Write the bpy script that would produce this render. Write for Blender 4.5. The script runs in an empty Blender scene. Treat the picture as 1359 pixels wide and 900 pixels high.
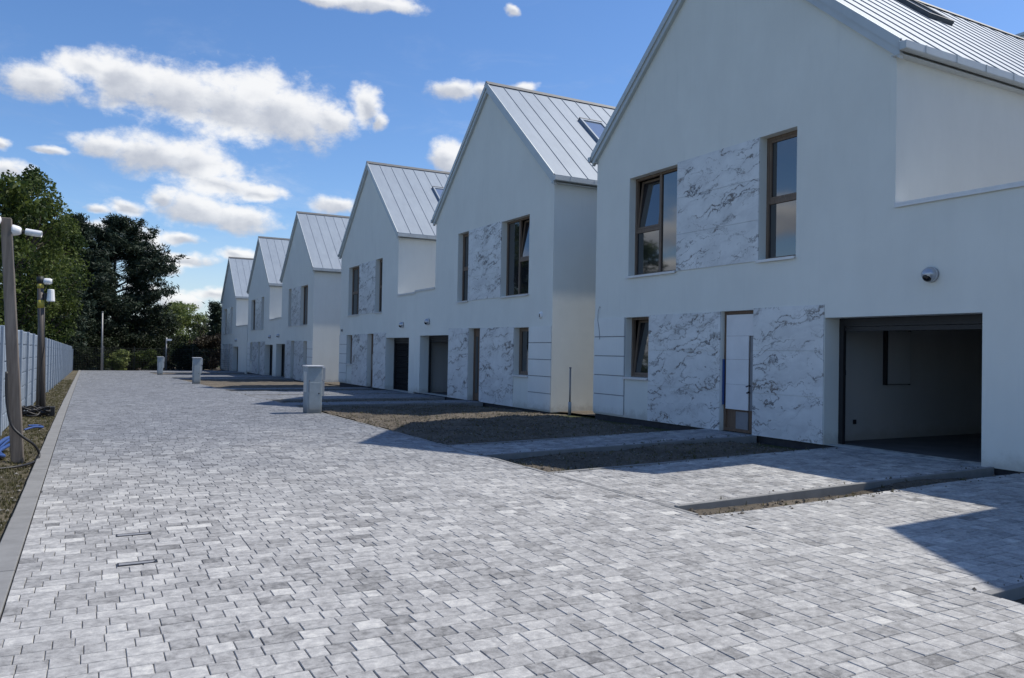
import bpy, bmesh, math, random
import numpy as np
from mathutils import Vector, Matrix
R = math.radians
random.seed(7); rng = np.random.default_rng(11)
sc = bpy.context.scene
col = sc.collection

# ------------------------------------------------------------------ camera model (also used to place distant things)
F, YAW, PITCH, ROLL, CH = 1041.4, R(28.401), R(0.896), R(1.039), 1.6
def cam_axes():
    fw = Vector((math.sin(YAW)*math.cos(PITCH), math.cos(YAW)*math.cos(PITCH), math.sin(PITCH)))
    r = Vector((math.cos(YAW), -math.sin(YAW), 0)); u = r.cross(fw)
    c, s = math.cos(ROLL), math.sin(ROLL)
    return c*r+s*u, -s*r+c*u, fw
AR, AU, AF = cam_axes()
def ray(px, py): return AF*F + AR*(px-679.5) + AU*(450-py)
def at_depth(px, py, Y):
    d = ray(px, py); t = Y/d.y
    return d.x*t, CH+d.z*t
def azel(px, py):
    d = ray(px, py).normalized(); return math.atan2(d.x, d.y), math.asin(d.z)

def sm(t):
    t = min(1, max(0, t)); return t*t*(3-2*t)
def zb(Y):
    t = Y-20
    if t < -6: return 0.0
    if t < 6: return -0.0108*(t+6)**2/24.0
    return -0.0108*min(t, 62)
def zg(X, Y): return zb(Y) + 0.1*sm((X-5.6)/5.2)*(1-sm((Y-15)/8))
def xr(Y): return 5.45-0.0235*(Y-8) if Y > 8 else 5.45      # right edge of the road

# ------------------------------------------------------------------ helpers
def tag(o, label=None, cat=None, group=None, kind=None):
    if label: o['label'] = label
    if cat: o['category'] = cat
    if group: o['group'] = group
    if kind: o['kind'] = kind
    return o
def empty(name, loc, label, cat, group=None):
    o = bpy.data.objects.new(name, None); col.objects.link(o); o.location = loc
    o.empty_display_size = 0.3
    return tag(o, label, cat, group)
class MB:
    def __init__(s): s.v = []; s.f = []; s.m = []; s.sg = 1
    def add(s, vs, fs, m=0):
        n = len(s.v); s.v += [tuple(v) for v in vs]
        for f in fs: s.f.append(tuple(i+n for i in f)); s.m.append(m)
    def box(s, x0, x1, y0, y1, z0, z1, m=0):
        if y0 > y1: y0, y1 = y1, y0
        s.add([(x, y, z) for x in (x0, x1) for y in (y0, y1) for z in (z0, z1)],
              [(0, 1, 3, 2), (4, 6, 7, 5), (0, 4, 5, 1), (2, 3, 7, 6), (0, 2, 6, 4), (1, 5, 7, 3)], m)
    def quad(s, a, b, c, d, m=0): s.add([a, b, c, d], [(0, 1, 2, 3)], m)
    def prism(s, poly, d, m=0):            # poly: 3d points, d: extrusion vector
        n = len(poly); q = [tuple(p[i]+d[i] for i in range(3)) for p in poly]
        s.add(list(poly)+q, [tuple(range(n))[::-1], tuple(range(n, 2*n))]+[(i, (i+1) % n, (i+1) % n+n, i+n) for i in range(n)], m)
    def tube(s, pts, rad, n=8, m=0, caps=True):
        pts = [Vector(p) for p in pts]; rad = rad if isinstance(rad, (list, tuple)) else [rad]*len(pts)
        rings = []; base = len(s.v); prev = None
        for i, p in enumerate(pts):
            t = (pts[min(i+1, len(pts)-1)]-pts[max(i-1, 0)]).normalized()
            ref = prev if prev is not None else (Vector((1, 0, 0)) if abs(t.x) < .8 else Vector((0, 1, 0)))
            a = (ref-t*ref.dot(t)).normalized(); b = t.cross(a); prev = a
            for k in range(n):
                an = 2*math.pi*k/n; s.v.append(tuple(p+(a*math.cos(an)+b*math.sin(an))*rad[i]))
        for i in range(len(pts)-1):
            for k in range(n):
                s.f.append((base+i*n+k, base+i*n+(k+1) % n, base+(i+1)*n+(k+1) % n, base+(i+1)*n+k)); s.m.append(m)
        if caps:
            s.f.append(tuple(base+k for k in range(n))[::-1]); s.m.append(m)
            s.f.append(tuple(base+(len(pts)-1)*n+k for k in range(n))); s.m.append(m)
    def lathe(s, prof, o, axis, n=20, m=0):   # prof: (radius, along)
        ax = Vector(axis).normalized(); a = ax.orthogonal().normalized(); b = ax.cross(a); o = Vector(o); base = len(s.v)
        for r, t in prof:
            for k in range(n):
                an = 2*math.pi*k/n; s.v.append(tuple(o+ax*t+(a*math.cos(an)+b*math.sin(an))*r))
        for i in range(len(prof)-1):
            for k in range(n):
                s.f.append((base+i*n+k, base+i*n+(k+1) % n, base+(i+1)*n+(k+1) % n, base+(i+1)*n+k)); s.m.append(m)
    def build(s, name, mats, parent=None, loc=None, smooth=False, bevel=0, mirror=False, recalc=True):
        vs = [(x, -y, z) for x, y, z in s.v] if mirror else s.v
        me = bpy.data.meshes.new(name); me.from_pydata(vs, [], s.f)
        if not isinstance(mats, (list, tuple)): mats = [mats]
        for mt in mats: me.materials.append(mt)
        me.polygons.foreach_set('material_index', s.m)
        if recalc:
            bm = bmesh.new(); bm.from_mesh(me); bmesh.ops.recalc_face_normals(bm, faces=bm.faces[:]); bm.to_mesh(me); bm.free()
        if smooth: me.polygons.foreach_set('use_smooth', [True]*len(me.polygons))
        me.update()
        o = bpy.data.objects.new(name, me); col.objects.link(o)
        if parent: o.parent = parent
        if loc: o.location = loc
        if bevel:
            md = o.modifiers.new('bevel', 'BEVEL'); md.width = bevel; md.segments = 2; md.limit_method = 'ANGLE'
        return o

# ------------------------------------------------------------------ materials
class NT:
    def __init__(s, tree): s.t = tree; s.n = tree.nodes; s.l = tree.links
    def new(s, ty, **kw):
        n = s.n.new(ty)
        for k, v in kw.items(): setattr(n, k, v)
        return n
    def link(s, a, b): s.l.new(a, b)
    def put(s, sock, v):
        if hasattr(v, 'is_linked') or isinstance(v, bpy.types.NodeSocket): s.link(v, sock)
        else: sock.default_value = v
    def math(s, op, a, b=None, c=None, clamp=False):
        n = s.new('ShaderNodeMath', operation=op, use_clamp=clamp); s.put(n.inputs[0], a)
        if b is not None: s.put(n.inputs[1], b)
        if c is not None: s.put(n.inputs[2], c)
        return n.outputs[0]
    def vmath(s, op, a, b=None, out=0):
        n = s.new('ShaderNodeVectorMath', operation=op); s.put(n.inputs[0], a)
        if b is not None: s.put(n.inputs[1], b)
        return n.outputs[out]
    def noise(s, vec, scale, detail=4, rough=.55, dist=0, out='Fac'):
        n = s.new('ShaderNodeTexNoise'); s.put(n.inputs['Vector'], vec)
        n.inputs['Scale'].default_value = scale; n.inputs['Detail'].default_value = detail
        n.inputs['Roughness'].default_value = rough; n.inputs['Distortion'].default_value = dist
        return n.outputs[out]
    def ramp(s, fac, stops, interp='LINEAR'):
        n = s.new('ShaderNodeValToRGB'); n.color_ramp.interpolation = interp; e = n.color_ramp.elements
        while len(e) < len(stops): e.new(.5)
        for el, (p, c) in zip(e, stops): el.position = p; el.color = (*c, 1) if len(c) == 3 else c
        s.put(n.inputs[0], fac); return n.outputs[0]
    def mix(s, fac, a, b, mode='MIX'):
        n = s.new('ShaderNodeMix', data_type='RGBA', blend_type=mode); s.put(n.inputs[0], fac)
        s.put(n.inputs[6], a if not isinstance(a, tuple) else (*a, 1)[:4]); s.put(n.inputs[7], b if not isinstance(b, tuple) else (*b, 1)[:4])
        return n.outputs[2]
    def maprange(s, v, a, b, c=0, d=1, smooth=True):
        n = s.new('ShaderNodeMapRange'); n.interpolation_type = 'SMOOTHSTEP' if smooth else 'LINEAR'
        s.put(n.inputs[0], v)
        for i, x in enumerate((a, b, c, d)): n.inputs[i+1].default_value = x
        return n.outputs[0]
    def bump(s, h, strength, dist):
        n = s.new('ShaderNodeBump'); n.inputs['Strength'].default_value = strength; n.inputs['Distance'].default_value = dist
        s.put(n.inputs['Height'], h); return n.outputs[0]
def mat(name):
    m = bpy.data.materials.new(name); m.use_nodes = True; t = NT(m.node_tree)
    b = t.n['Principled BSDF']; return m, t, b
def objco(t, rnd=False, geo=False):
    if geo: return t.new('ShaderNodeNewGeometry').outputs['Position']
    v = t.new('ShaderNodeTexCoord').outputs['Object']
    if rnd:
        r = t.math('MULTIPLY', t.new('ShaderNodeObjectInfo').outputs['Random'], 37.0)
        c = t.new('ShaderNodeCombineXYZ')
        for i in range(3): t.put(c.inputs[i], r)
        v = t.vmath('ADD', v, c.outputs[0])
    return v
def simple(name, c, rough=.6, metal=0, var=.12, scale=6, bump=0, bdist=.004, spec=.5, bscale=None, rnd=True):
    m, t, b = mat(name); co = objco(t, rnd)
    n = t.noise(co, scale, 6, .6)
    lo = tuple(x*(1-var) for x in c); hi = tuple(min(1, x*(1+var)) for x in c)
    t.put(b.inputs['Base Color'], t.ramp(n, [(.3, lo), (.7, hi)]))
    b.inputs['Roughness'].default_value = rough; b.inputs['Metallic'].default_value = metal
    b.inputs['Specular IOR Level'].default_value = spec
    if bump:
        t.put(b.inputs['Normal'], t.bump(t.noise(co, bscale or scale*12, 4, .6), bump, bdist))
    return m
M = {}
def plaster(name, c):
    m, t, b = mat(name); co = objco(t, True)
    big = t.noise(co, .55, 4, .6); med = t.noise(t.vmath('MULTIPLY', co, (1, 1, .35)), 2.3, 5, .65)
    f = t.math('ADD', t.math('MULTIPLY', big, .6), t.math('MULTIPLY', med, .4))
    t.put(b.inputs['Base Color'], t.ramp(f, [(.32, tuple(x*.93 for x in c)), (.68, tuple(x*1.03 for x in c))]))
    sz = t.new('ShaderNodeSeparateXYZ'); t.put(sz.inputs[0], t.new('ShaderNodeTexCoord').outputs['Object'])
    zz = t.math('ADD', sz.outputs[2], t.math('MULTIPLY', t.math('SUBTRACT', t.noise(co, 3.5, 6, .7), .5), -.55))
    dirt = t.math('MULTIPLY', t.maprange(zz, .0, .26, 1, 0), .42)          # rain splash on the bottom of the wall
    drip = t.maprange(t.noise(t.vmath('MULTIPLY', co, (1, 1, .06)), 7, 4, .6), .58, .78, 0, .10)
    base = t.ramp(f, [(.32, tuple(x*.93 for x in c)), (.68, tuple(x*1.03 for x in c))])
    t.put(b.inputs['Base Color'], t.mix(dirt, t.mix(drip, base, (.42, .42, .40)), (.30, .27, .22)))
    b.inputs['Roughness'].default_value = .88; b.inputs['Specular IOR Level'].default_value = .25
    g = t.noise(co, 190, 3, .6); g2 = t.noise(co, 5, 3, .5)
    h = t.math('ADD', t.math('MULTIPLY', g, .35), t.math('MULTIPLY', g2, .65))
    t.put(b.inputs['Normal'], t.bump(h, .35, .012)); return m
M['plaster'] = plaster('white_plaster', (.765, .775, .725))
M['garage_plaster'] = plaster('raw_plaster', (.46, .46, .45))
M['cladding'] = plaster('white_cladding', (.79, .80, .77))
def marble():
    m, t, b = mat('veined_marble'); co = objco(t, True)
    w = t.noise(co, 1.7, 5, .6, out='Color')
    w = t.vmath('SUBTRACT', w, (.5, .5, .5))
    p = t.vmath('ADD', t.vmath('MULTIPLY', co, (1, .62, 1.05)), t.vmath('MULTIPLY', w, (.55, .55, .55)))
    rot = t.new('ShaderNodeVectorRotate', rotation_type='X_AXIS'); t.put(rot.inputs['Vector'], p); rot.inputs['Angle'].default_value = R(24)
    p2 = t.vmath('MULTIPLY', rot.outputs[0], (1, .55, 1.5))
    def vein(vec, sc_, wd, det, msc, m0, m1):
        n = t.noise(vec, sc_, det, .55); d = t.math('ABSOLUTE', t.math('SUBTRACT', n, .5))
        line = t.maprange(d, 0, wd, 1, 0)
        mask = t.maprange(t.noise(vec, msc, 3, .5), m0, m1)
        return t.math('MULTIPLY', line, mask)
    v1 = vein(p2, 1.75, .022, 6, 2.3, .45, .57)
    v2 = vein(t.vmath('ADD', t.vmath('MULTIPLY', p, (1, .75, 1.5)), (3.1, 7.7, 1.3)), 2.3, .017, 7, 2.0, .45, .57)
    v3 = vein(t.vmath('ADD', p, (8.1, 2.7, 5.3)), 4.6, .018, 6, 3.0, .5, .64)
    v = t.math('MAXIMUM', v1, t.math('MAXIMUM', t.math('MULTIPLY', v2, .85), t.math('MULTIPLY', v3, .5)))
    haze_ = t.maprange(t.math('ABSOLUTE', t.math('SUBTRACT', t.noise(p2, 1.75, 3, .5), .5)), 0, .10, .22, 0)
    cloud = t.ramp(t.noise(co, 2.2, 5, .6), [(.3, (.64, .655, .655)), (.7, (.77, .785, .785))])
    vc = t.ramp(t.noise(co, 3.0, 3, .5), [(.35, (.07, .075, .09)), (.65, (.13, .10, .08))])
    t.put(b.inputs['Base Color'], t.mix(t.math('MULTIPLY', v, .95), t.mix(haze_, cloud, (.38, .39, .41)), vc))
    b.inputs['Roughness'].default_value = .35; b.inputs['Specular IOR Level'].default_value = .4
    return m
M['marble'] = marble()
def pavers_mat():
    m, t, b = mat('grey_pavers'); co = objco(t, geo=True)
    a = t.new('ShaderNodeAttribute', attribute_name='tone').outputs['Fac']
    off = t.new('ShaderNodeCombineXYZ'); t.put(off.inputs[2], t.math('MULTIPLY', a, 60.0))
    pc = t.vmath('ADD', co, off.outputs[0])          # each block carries its own marbling
    swirl = t.noise(pc, 16, 6, .72, .15)
    f = t.math('ADD', t.math('MULTIPLY', a, .70), t.math('MULTIPLY', t.math('SUBTRACT', swirl, .5), 1.5)); f = t.math('ADD', f, .225)
    big = t.noise(co, .35, 3, .5)
    f = t.math('ADD', f, t.math('MULTIPLY', t.math('SUBTRACT', big, .5), .25))
    c = t.ramp(f, [(.15, (.17, .166, .162)), (.48, (.345, .338, .328)), (.70, (.455, .446, .43)), (.95, (.61, .595, .555))])
    sp_ = t.new('ShaderNodeSeparateXYZ'); t.put(sp_.inputs[0], co)   # dimmer, bluer light over the far stretch, painted into the block colour
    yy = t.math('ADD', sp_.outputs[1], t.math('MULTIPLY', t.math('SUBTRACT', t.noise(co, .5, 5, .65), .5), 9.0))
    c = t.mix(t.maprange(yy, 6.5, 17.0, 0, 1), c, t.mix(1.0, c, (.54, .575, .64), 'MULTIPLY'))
    fine = t.noise(co, 130, 3, .7)
    c = t.mix(.5, c, t.ramp(fine, [(.3, (.62, .62, .62)), (.6, (1, 1, 1))]), 'MULTIPLY')
    t.put(b.inputs['Base Color'], c)
    b.inputs['Roughness'].default_value = .72; b.inputs['Specular IOR Level'].default_value = .35
    t.put(b.inputs['Normal'], t.bump(t.math('ADD', t.math('MULTIPLY', fine, .5), swirl), .5, .004)); return m
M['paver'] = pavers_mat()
M['joint'] = simple('joint_sand', (.075, .073, .07), .95, var=.3, scale=20)
M['kerb'] = simple('kerb_concrete', (.215, .213, .208), .85, var=.14, scale=5, bump=.4, bdist=.003)
def soil(name, cols, sc_=3, stones=True):
    m, t, b = mat(name); co = objco(t, geo=True)
    f = t.math('ADD', t.math('MULTIPLY', t.noise(co, sc_*.35, 5, .6), .55), t.math('MULTIPLY', t.noise(co, sc_*7, 6, .75), .45))
    c = t.ramp(f, [(.36, cols[0]), (.5, cols[1]), (.64, cols[2])])
    if stones:
        vo = t.new('ShaderNodeTexVoronoi'); t.put(vo.inputs['Vector'], co); vo.inputs['Scale'].default_value = 22
        k = t.math('MULTIPLY', t.maprange(vo.outputs['Distance'], .12, .22, 1, 0), t.maprange(t.noise(co, 9, 2), .56, .64))
        c = t.mix(k, c, (.30, .28, .25))
    t.put(b.inputs['Base Color'], c); b.inputs['Roughness'].default_value = .95; b.inputs['Specular IOR Level'].default_value = .15
    t.put(b.inputs['Normal'], t.bump(t.noise(co, sc_*12, 6, .75), .9, .03)); return m
M['soil'] = soil('yard_soil', [(.078, .067, .053), (.135, .115, .09), (.205, .175, .138)])
M['verge'] = soil('verge_soil', [(.06, .054, .036), (.115, .10, .07), (.175, .152, .112)])
M['ground'] = soil('rough_ground', [(.03, .04, .018), (.06, .07, .03), (.10, .09, .05)], 1, False)
def roofmetal():
    m, t, b = mat('pale_roof_metal'); co = objco(t, True)
    n = t.noise(co, .9, 4, .6); n2 = t.noise(t.vmath('MULTIPLY', co, (1, .3, .3)), 6, 3, .5)
    t.put(b.inputs['Base Color'], t.ramp(t.math('ADD', t.math('MULTIPLY', n, .5), t.math('MULTIPLY', n2, .5)), [(.35, (.235, .275, .325)), (.65, (.275, .32, .37))]))
    b.inputs['Metallic'].default_value = .1; b.inputs['Roughness'].default_value = .55; b.inputs['Specular IOR Level'].default_value = .3
    t.put(b.inputs['Normal'], t.bump(t.noise(co, 3, 2), .15, .01)); return m
M['roof'] = roofmetal()
M['trim'] = simple('painted_trim_metal', (.50, .53, .53), .45, .25, .06, 3)
M['ridge'] = simple('dark_ridge_strip', (.10, .105, .11), .6, .2)
M['sill'] = simple('sill_metal', (.68, .68, .68), .4, .2, .05)
M['slats'] = simple('black_garage_slats', (.010, .010, .012), .8, spec=.15)
M['deck'] = simple('grey_roof_membrane', (.30, .30, .30), .9, var=.2, scale=2)
M['plinth'] = simple('plinth_bitumen', (.045, .045, .05), .9, var=.3)
def wood(name, c0, c1, axis=2, sc_=9):
    m, t, b = mat(name); co = objco(t, True)
    k = [1, 1, 1]; k[axis] = .07
    g = t.noise(t.vmath('MULTIPLY', co, tuple(k)), sc_*4, 6, .65, .4)
    t.put(b.inputs['Base Color'], t.ramp(g, [(.3, c0), (.7, c1)])); b.inputs['Roughness'].default_value = .6
    t.put(b.inputs['Normal'], t.bump(g, .4, .004)); return m
M['frame'] = wood('brown_window_frame', (.12, .085, .06), (.23, .165, .12))
M['doorwood'] = wood('brown_door', (.12, .075, .05), (.2, .13, .085))
M['pole'] = wood('weathered_timber', (.09, .075, .063), (.22, .185, .155), sc_=6)
M['pole_dark'] = wood('dark_timber', (.05, .042, .036), (.12, .10, .085), sc_=6)
M['greypole'] = simple('galvanised_pole', (.25, .25, .25), .5, .5)
def glass():
    m, t, b = mat('window_glass')
    b.inputs['Base Color'].default_value = (.012, .015, .02, 1); b.inputs['Roughness'].default_value = .04
    b.inputs['IOR'].default_value = 1.9; b.inputs['Specular IOR Level'].default_value = .9
    n = t.noise(objco(t, True), 1.3, 2, .4); t.put(b.inputs['Normal'], t.bump(n, .05, .01)); return m
M['glass'] = glass()
def skyglass():
    m, t, b = mat('coated_skylight_glass')
    b.inputs['Base Color'].default_value = (.45, .5, .55, 1); b.inputs['Metallic'].default_value = .75; b.inputs['Roughness'].default_value = .06
    t.put(b.inputs['Normal'], t.bump(t.noise(objco(t, True), 1.3, 2, .4), .05, .01)); return m
M['skyglass'] = skyglass()
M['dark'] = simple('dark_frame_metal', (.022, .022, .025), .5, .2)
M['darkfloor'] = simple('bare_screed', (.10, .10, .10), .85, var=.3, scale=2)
M['sheet'] = simple('white_foam_sheet', (.76, .76, .76), .6, var=.05, scale=3)
M['blue'] = simple('blue_plastic', (.03, .075, .24), .45, var=.15)
M['grey'] = simple('mid_grey', (.24, .24, .25), .6)
M['white'] = simple('white_plastic', (.78, .78, .78), .4, var=.04)
M['black'] = simple('black_rubber', (.015, .015, .017), .5, var=.3)
M['yellow'] = simple('yellow_tape', (.42, .34, .05), .6)
M['silver'] = simple('silver_housing', (.48, .49, .52), .3, .6, .05)
M['lens'] = simple('dark_dome', (.008, .008, .01), .08)
M['pillar'] = simple('pale_pillar_concrete', (.35, .40, .42), .8, var=.13, scale=3, bump=.4, bdist=.004)
def grimy(name, c):
    m, t, b = mat(name); co = objco(t, True)
    sz = t.new('ShaderNodeSeparateXYZ'); t.put(sz.inputs[0], t.new('ShaderNodeTexCoord').outputs['Object'])
    n = t.noise(co, 5, 6, .65)
    base = t.ramp(n, [(.3, tuple(x*.85 for x in c)), (.7, tuple(x*1.1 for x in c))])
    d = t.maprange(t.math('ADD', sz.outputs[2], t.math('MULTIPLY', n, -.25)), -.12, .2, .7, 0)
    t.put(b.inputs['Base Color'], t.mix(d, base, (.15, .13, .10))); b.inputs['Roughness'].default_value = .8
    t.put(b.inputs['Normal'], t.bump(t.noise(co, 60, 4, .6), .4, .004)); return m
M['pillar'] = grimy('pale_pillar_concrete', (.35, .40, .42))
M['fence'] = simple('pale_fence_concrete', (.245, .295, .36), .85, var=.1, scale=2.5, bump=.5, bdist=.006, bscale=40)
M['wire'] = simple('dark_fence_wire', (.03, .035, .035), .6, .3)
M['bark'] = simple('bark', (.085, .065, .05), .9, var=.45, scale=9, bump=.8, bdist=.03)
def leafmat(name, lo, hi, trans=.35):
    m, t, b = mat(name)
    a = t.new('ShaderNodeAttribute', attribute_name='tone').outputs['Fac']
    c = t.ramp(a, [(0, lo), (1, hi)])
    t.put(b.inputs['Base Color'], c); b.inputs['Roughness'].default_value = .6; b.inputs['Specular IOR Level'].default_value = .25
    tr = t.new('ShaderNodeBsdfTranslucent'); t.put(tr.inputs['Color'], c)
    mx = t.new('ShaderNodeMixShader'); mx.inputs[0].default_value = trans
    t.link(b.outputs[0], mx.inputs[1]); t.link(tr.outputs[0], mx.inputs[2]); t.link(mx.outputs[0], t.n['Material Output'].inputs[0]); return m
M['leaf'] = leafmat('green_leaves', (.022, .042, .010), (.115, .15, .034))
M['leaf_light'] = leafmat('pale_green_leaves', (.10, .145, .04), (.25, .28, .10))
M['needle'] = leafmat('dark_needles', (.012, .022, .014), (.042, .062, .034), .12)
M['leaf_dark'] = leafmat('dark_leaves', (.008, .014, .006), (.03, .042, .015), .2)
M['leaf_red'] = leafmat('brownish_leaves', (.025, .018, .014), (.06, .05, .03), .2)

# ------------------------------------------------------------------ ground, road, pavements
def structure(o): o['kind'] = 'structure'; return o
def sheet(name, m, xs, ys, zf, jitter=0):
    mb = MB(); nx = len(xs); ny = len(ys)
    vs = [(x, y, zf(x, y)+(random.uniform(-jitter, jitter) if jitter else 0)) for y in ys for x in xs]
    mb.add(vs, [(j*nx+i, j*nx+i+1, (j+1)*nx+i+1, (j+1)*nx+i) for j in range(ny-1) for i in range(nx-1)])
    return structure(mb.build(name, m, recalc=False, smooth=True))
XS = [-900, -300, -100, -40, -15, -6, -3, -1.5, -.5, 1, 3, 5, 6, 7, 8, 9, 10, 11.2, 14, 20, 40, 100, 300, 900]
YS = [-600, -100, -20, -5, 0, 4, 8, 11, 14, 16, 18, 20, 22, 24, 26, 30, 40, 50, 60, 70, 78, 82, 86, 100, 130, 200, 400, 900]
sheet('ground', M['ground'], XS, YS, lambda x, y: zg(x, y)-.14)

def pave(name, y0, y1, xa, xb, holes=(), z_off=0.0, seed=1):
    """rows of concrete blocks; xa / xb give the left / right edge for a row"""
    rg = random.Random(seed); ROW = .139; g = .0022; ch = .004
    V = []; Fc = []; T = []; Mi = []
    y = y0
    while y < y1-1e-4:
        yn = min(y+ROW, y1); xl = xa(y); xe = xb(y); x = xl-rg.uniform(0, .1)
        n = len(V)
        for k in range(int((xe-xl)/1.5)+1):          # bedding under the row
            p = xl+(xe-xl)*k/(int((xe-xl)/1.5)+1); q = xl+(xe-xl)*(k+1)/(int((xe-xl)/1.5)+1)
            i = len(V); V += [(p, y, zg(p, y)-.010+z_off), (q, y, zg(q, y)-.010+z_off), (q, yn, zg(q, yn)-.010+z_off), (p, yn, zg(p, yn)-.010+z_off)]
            Fc.append((i, i+1, i+2, i+3)); T.append(0); Mi.append(1)
        while x < xe-.02:
            L = rg.choice((.105, .139, .139, .174, .174, .208)); a = max(x, xl); b = min(x+L, xe); x += L
            if xe-b < .04: b = xe; x = xe
            if b-a < .03: continue
            if any(a < h[1] and b > h[0] and y < h[3] and yn > h[2] for h in holes): continue
            zj = rg.uniform(-.0016, .0016)+z_off; tx = rg.uniform(-.0012, .0012); ty = rg.uniform(-.0012, .0012)
            gx = g*rg.uniform(.7, 1.25)
            X0, X1, Y0, Y1 = a+gx*.6, b-gx*.5, y+g*1.0, yn-g*1.0
            i = len(V)
            for (px, py, dz) in ((X0, Y0, -.006), (X1, Y0, -.006), (X1, Y1, -.006), (X0, Y1, -.006),
                                 (X0+ch, Y0+ch, -tx-ty), (X1-ch, Y0+ch, tx-ty), (X1-ch, Y1-ch, tx+ty), (X0+ch, Y1-ch, -tx+ty)):
                V.append((px, py, zg(px, py)+zj+dz))
            Fc += [(i+4, i+5, i+6, i+7), (i, i+1, i+5, i+4), (i+1, i+2, i+6, i+5), (i+2, i+3, i+7, i+6), (i+3, i, i+4, i+7)]
            tn = min(1, max(0, rg.gauss(.46, .15)))
            if rg.random() < .02: tn = .84
            T += [tn]*5; Mi += [0]*5
        y = yn
    me = bpy.data.meshes.new(name); me.from_pydata(V, [], Fc)
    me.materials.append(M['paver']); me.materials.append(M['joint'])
    me.polygons.foreach_set('material_index', Mi)
    at = me.attributes.new('tone', 'FLOAT', 'FACE'); at.data.foreach_set('value', T)
    o = bpy.data.objects.new(name, me); col.objects.link(o); return structure(o)

PARTY = [6.0, 28.45, 54.2, 68.1]
FX = 11.1
DRAINS = [(.36, 6.36), (.38, 7.33)]
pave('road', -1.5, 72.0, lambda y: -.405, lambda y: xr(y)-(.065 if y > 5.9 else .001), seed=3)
# flush kerb stones along the left and right edge of the road
def kerb_run(name, segs):
    mb = MB()
    for (x0, x1, y0, y1, dz, hh) in segs:
        z = [zg(x, y)+dz for y in (y0, y1) for x in (x0, x1)]
        c = [(x0, y0, z[0]), (x1, y0, z[1]), (x1, y1, z[3]), (x0, y1, z[2])]
        mb.add([(a, b, d-hh) for a, b, d in c]+c, [(4, 5, 6, 7), (0, 1, 5, 4), (1, 2, 6, 5), (2, 3, 7, 6), (3, 0, 4, 7)])
    return structure(mb.build(name, M['kerb'], bevel=.006, recalc=False))
segs = []; y = -1.5
while y < 72: segs.append((-.575+random.uniform(-.003, .003), -.412, y+.003, y+.997, .006+random.uniform(-.002, .002), .2)); y += 1
kerb_run('kerb', segs)
# driveways, paths and planted strips in front of every house
soil_y = []; drives = []
kr = []
def hedge_kerb(x0, x1, y0, y1, dz=.012): kr.append((x0, x1, y0, y1, dz, .16))
for i, p in enumerate(PARTY):
    for s in ((-1, 1) if i < 3 else (1,)):
        if i == 3: a, b = (-2.8, 3.1)
        else: a, b = .22, 3.05
        lo, hi = sorted((p+s*a, p+s*b))
        if i == 0 and s == 1: lo, hi = 6.44, 8.9
        if i == 0 and s == -1: lo, hi = 3.22, 5.98
        drives.append((lo, hi))
        lo2, hi2 = sorted((p+s*4.82, p+s*6.08))
        drives.append((lo2, hi2))
        for yy in (lo, hi, lo2, hi2):
            if i == 0 and s == -1 and yy == hi: continue
            if yy < 1: continue
            inner = yy in (lo, lo2)
            hedge_kerb(xr(yy), FX-.03, yy-.06 if inner else yy, yy if inner else yy+.06, .02 if (i == 0 and yy == 6.44) else .004)
for k, (lo, hi) in enumerate(drives):
    wide = hi-lo > 2
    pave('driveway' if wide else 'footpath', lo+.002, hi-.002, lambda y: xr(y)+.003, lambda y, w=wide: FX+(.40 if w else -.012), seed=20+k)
y = -1.5
while y < 72:
    segx = xr(y)
    if y > 4.9: kr.append((segx-.06, segx, max(y, 6.06)+.002, y+.998, .001, .16))
    y += 1
kerb_run('kerb', kr)
# bare soil of the front yards, and the verge along the fence
def frange(a, b, n): return [a+(b-a)*i/n for i in range(n+1)]
def lump(x, y): return -.10*sm((x-10.25)/.5)+.012*math.sin(3.1*x+1.7*y)+.010*math.sin(5.3*y-2.2*x)+.014*math.sin(1.3*x*y*.2+.7*y)
sheet('yard_soil', M['soil'], [5.5+i*.14 for i in range(42)]+[11.35], frange(-1.5, 30, 210), lambda x, y: zg(x, y)-.06+lump(x, y), .009)
sheet('yard_soil', M['soil'], frange(3.9, 11.35, 30), frange(30, 90, 160), lambda x, y: zg(x, y)-.055+lump(x, y)*.6, .006)
sheet('verge', M['verge'], frange(-1.75, -.578, 12), frange(-1.5, 74, 560), lambda x, y: zg(x, y)-.05+lump(x*2, y)*.8, .009)
sheet('side_soil', M['soil'], [11.33, 13, 16, 20, 28], frange(-1.5, 90, 120), lambda x, y: zg(11.3, y)-.08, .01)
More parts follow.
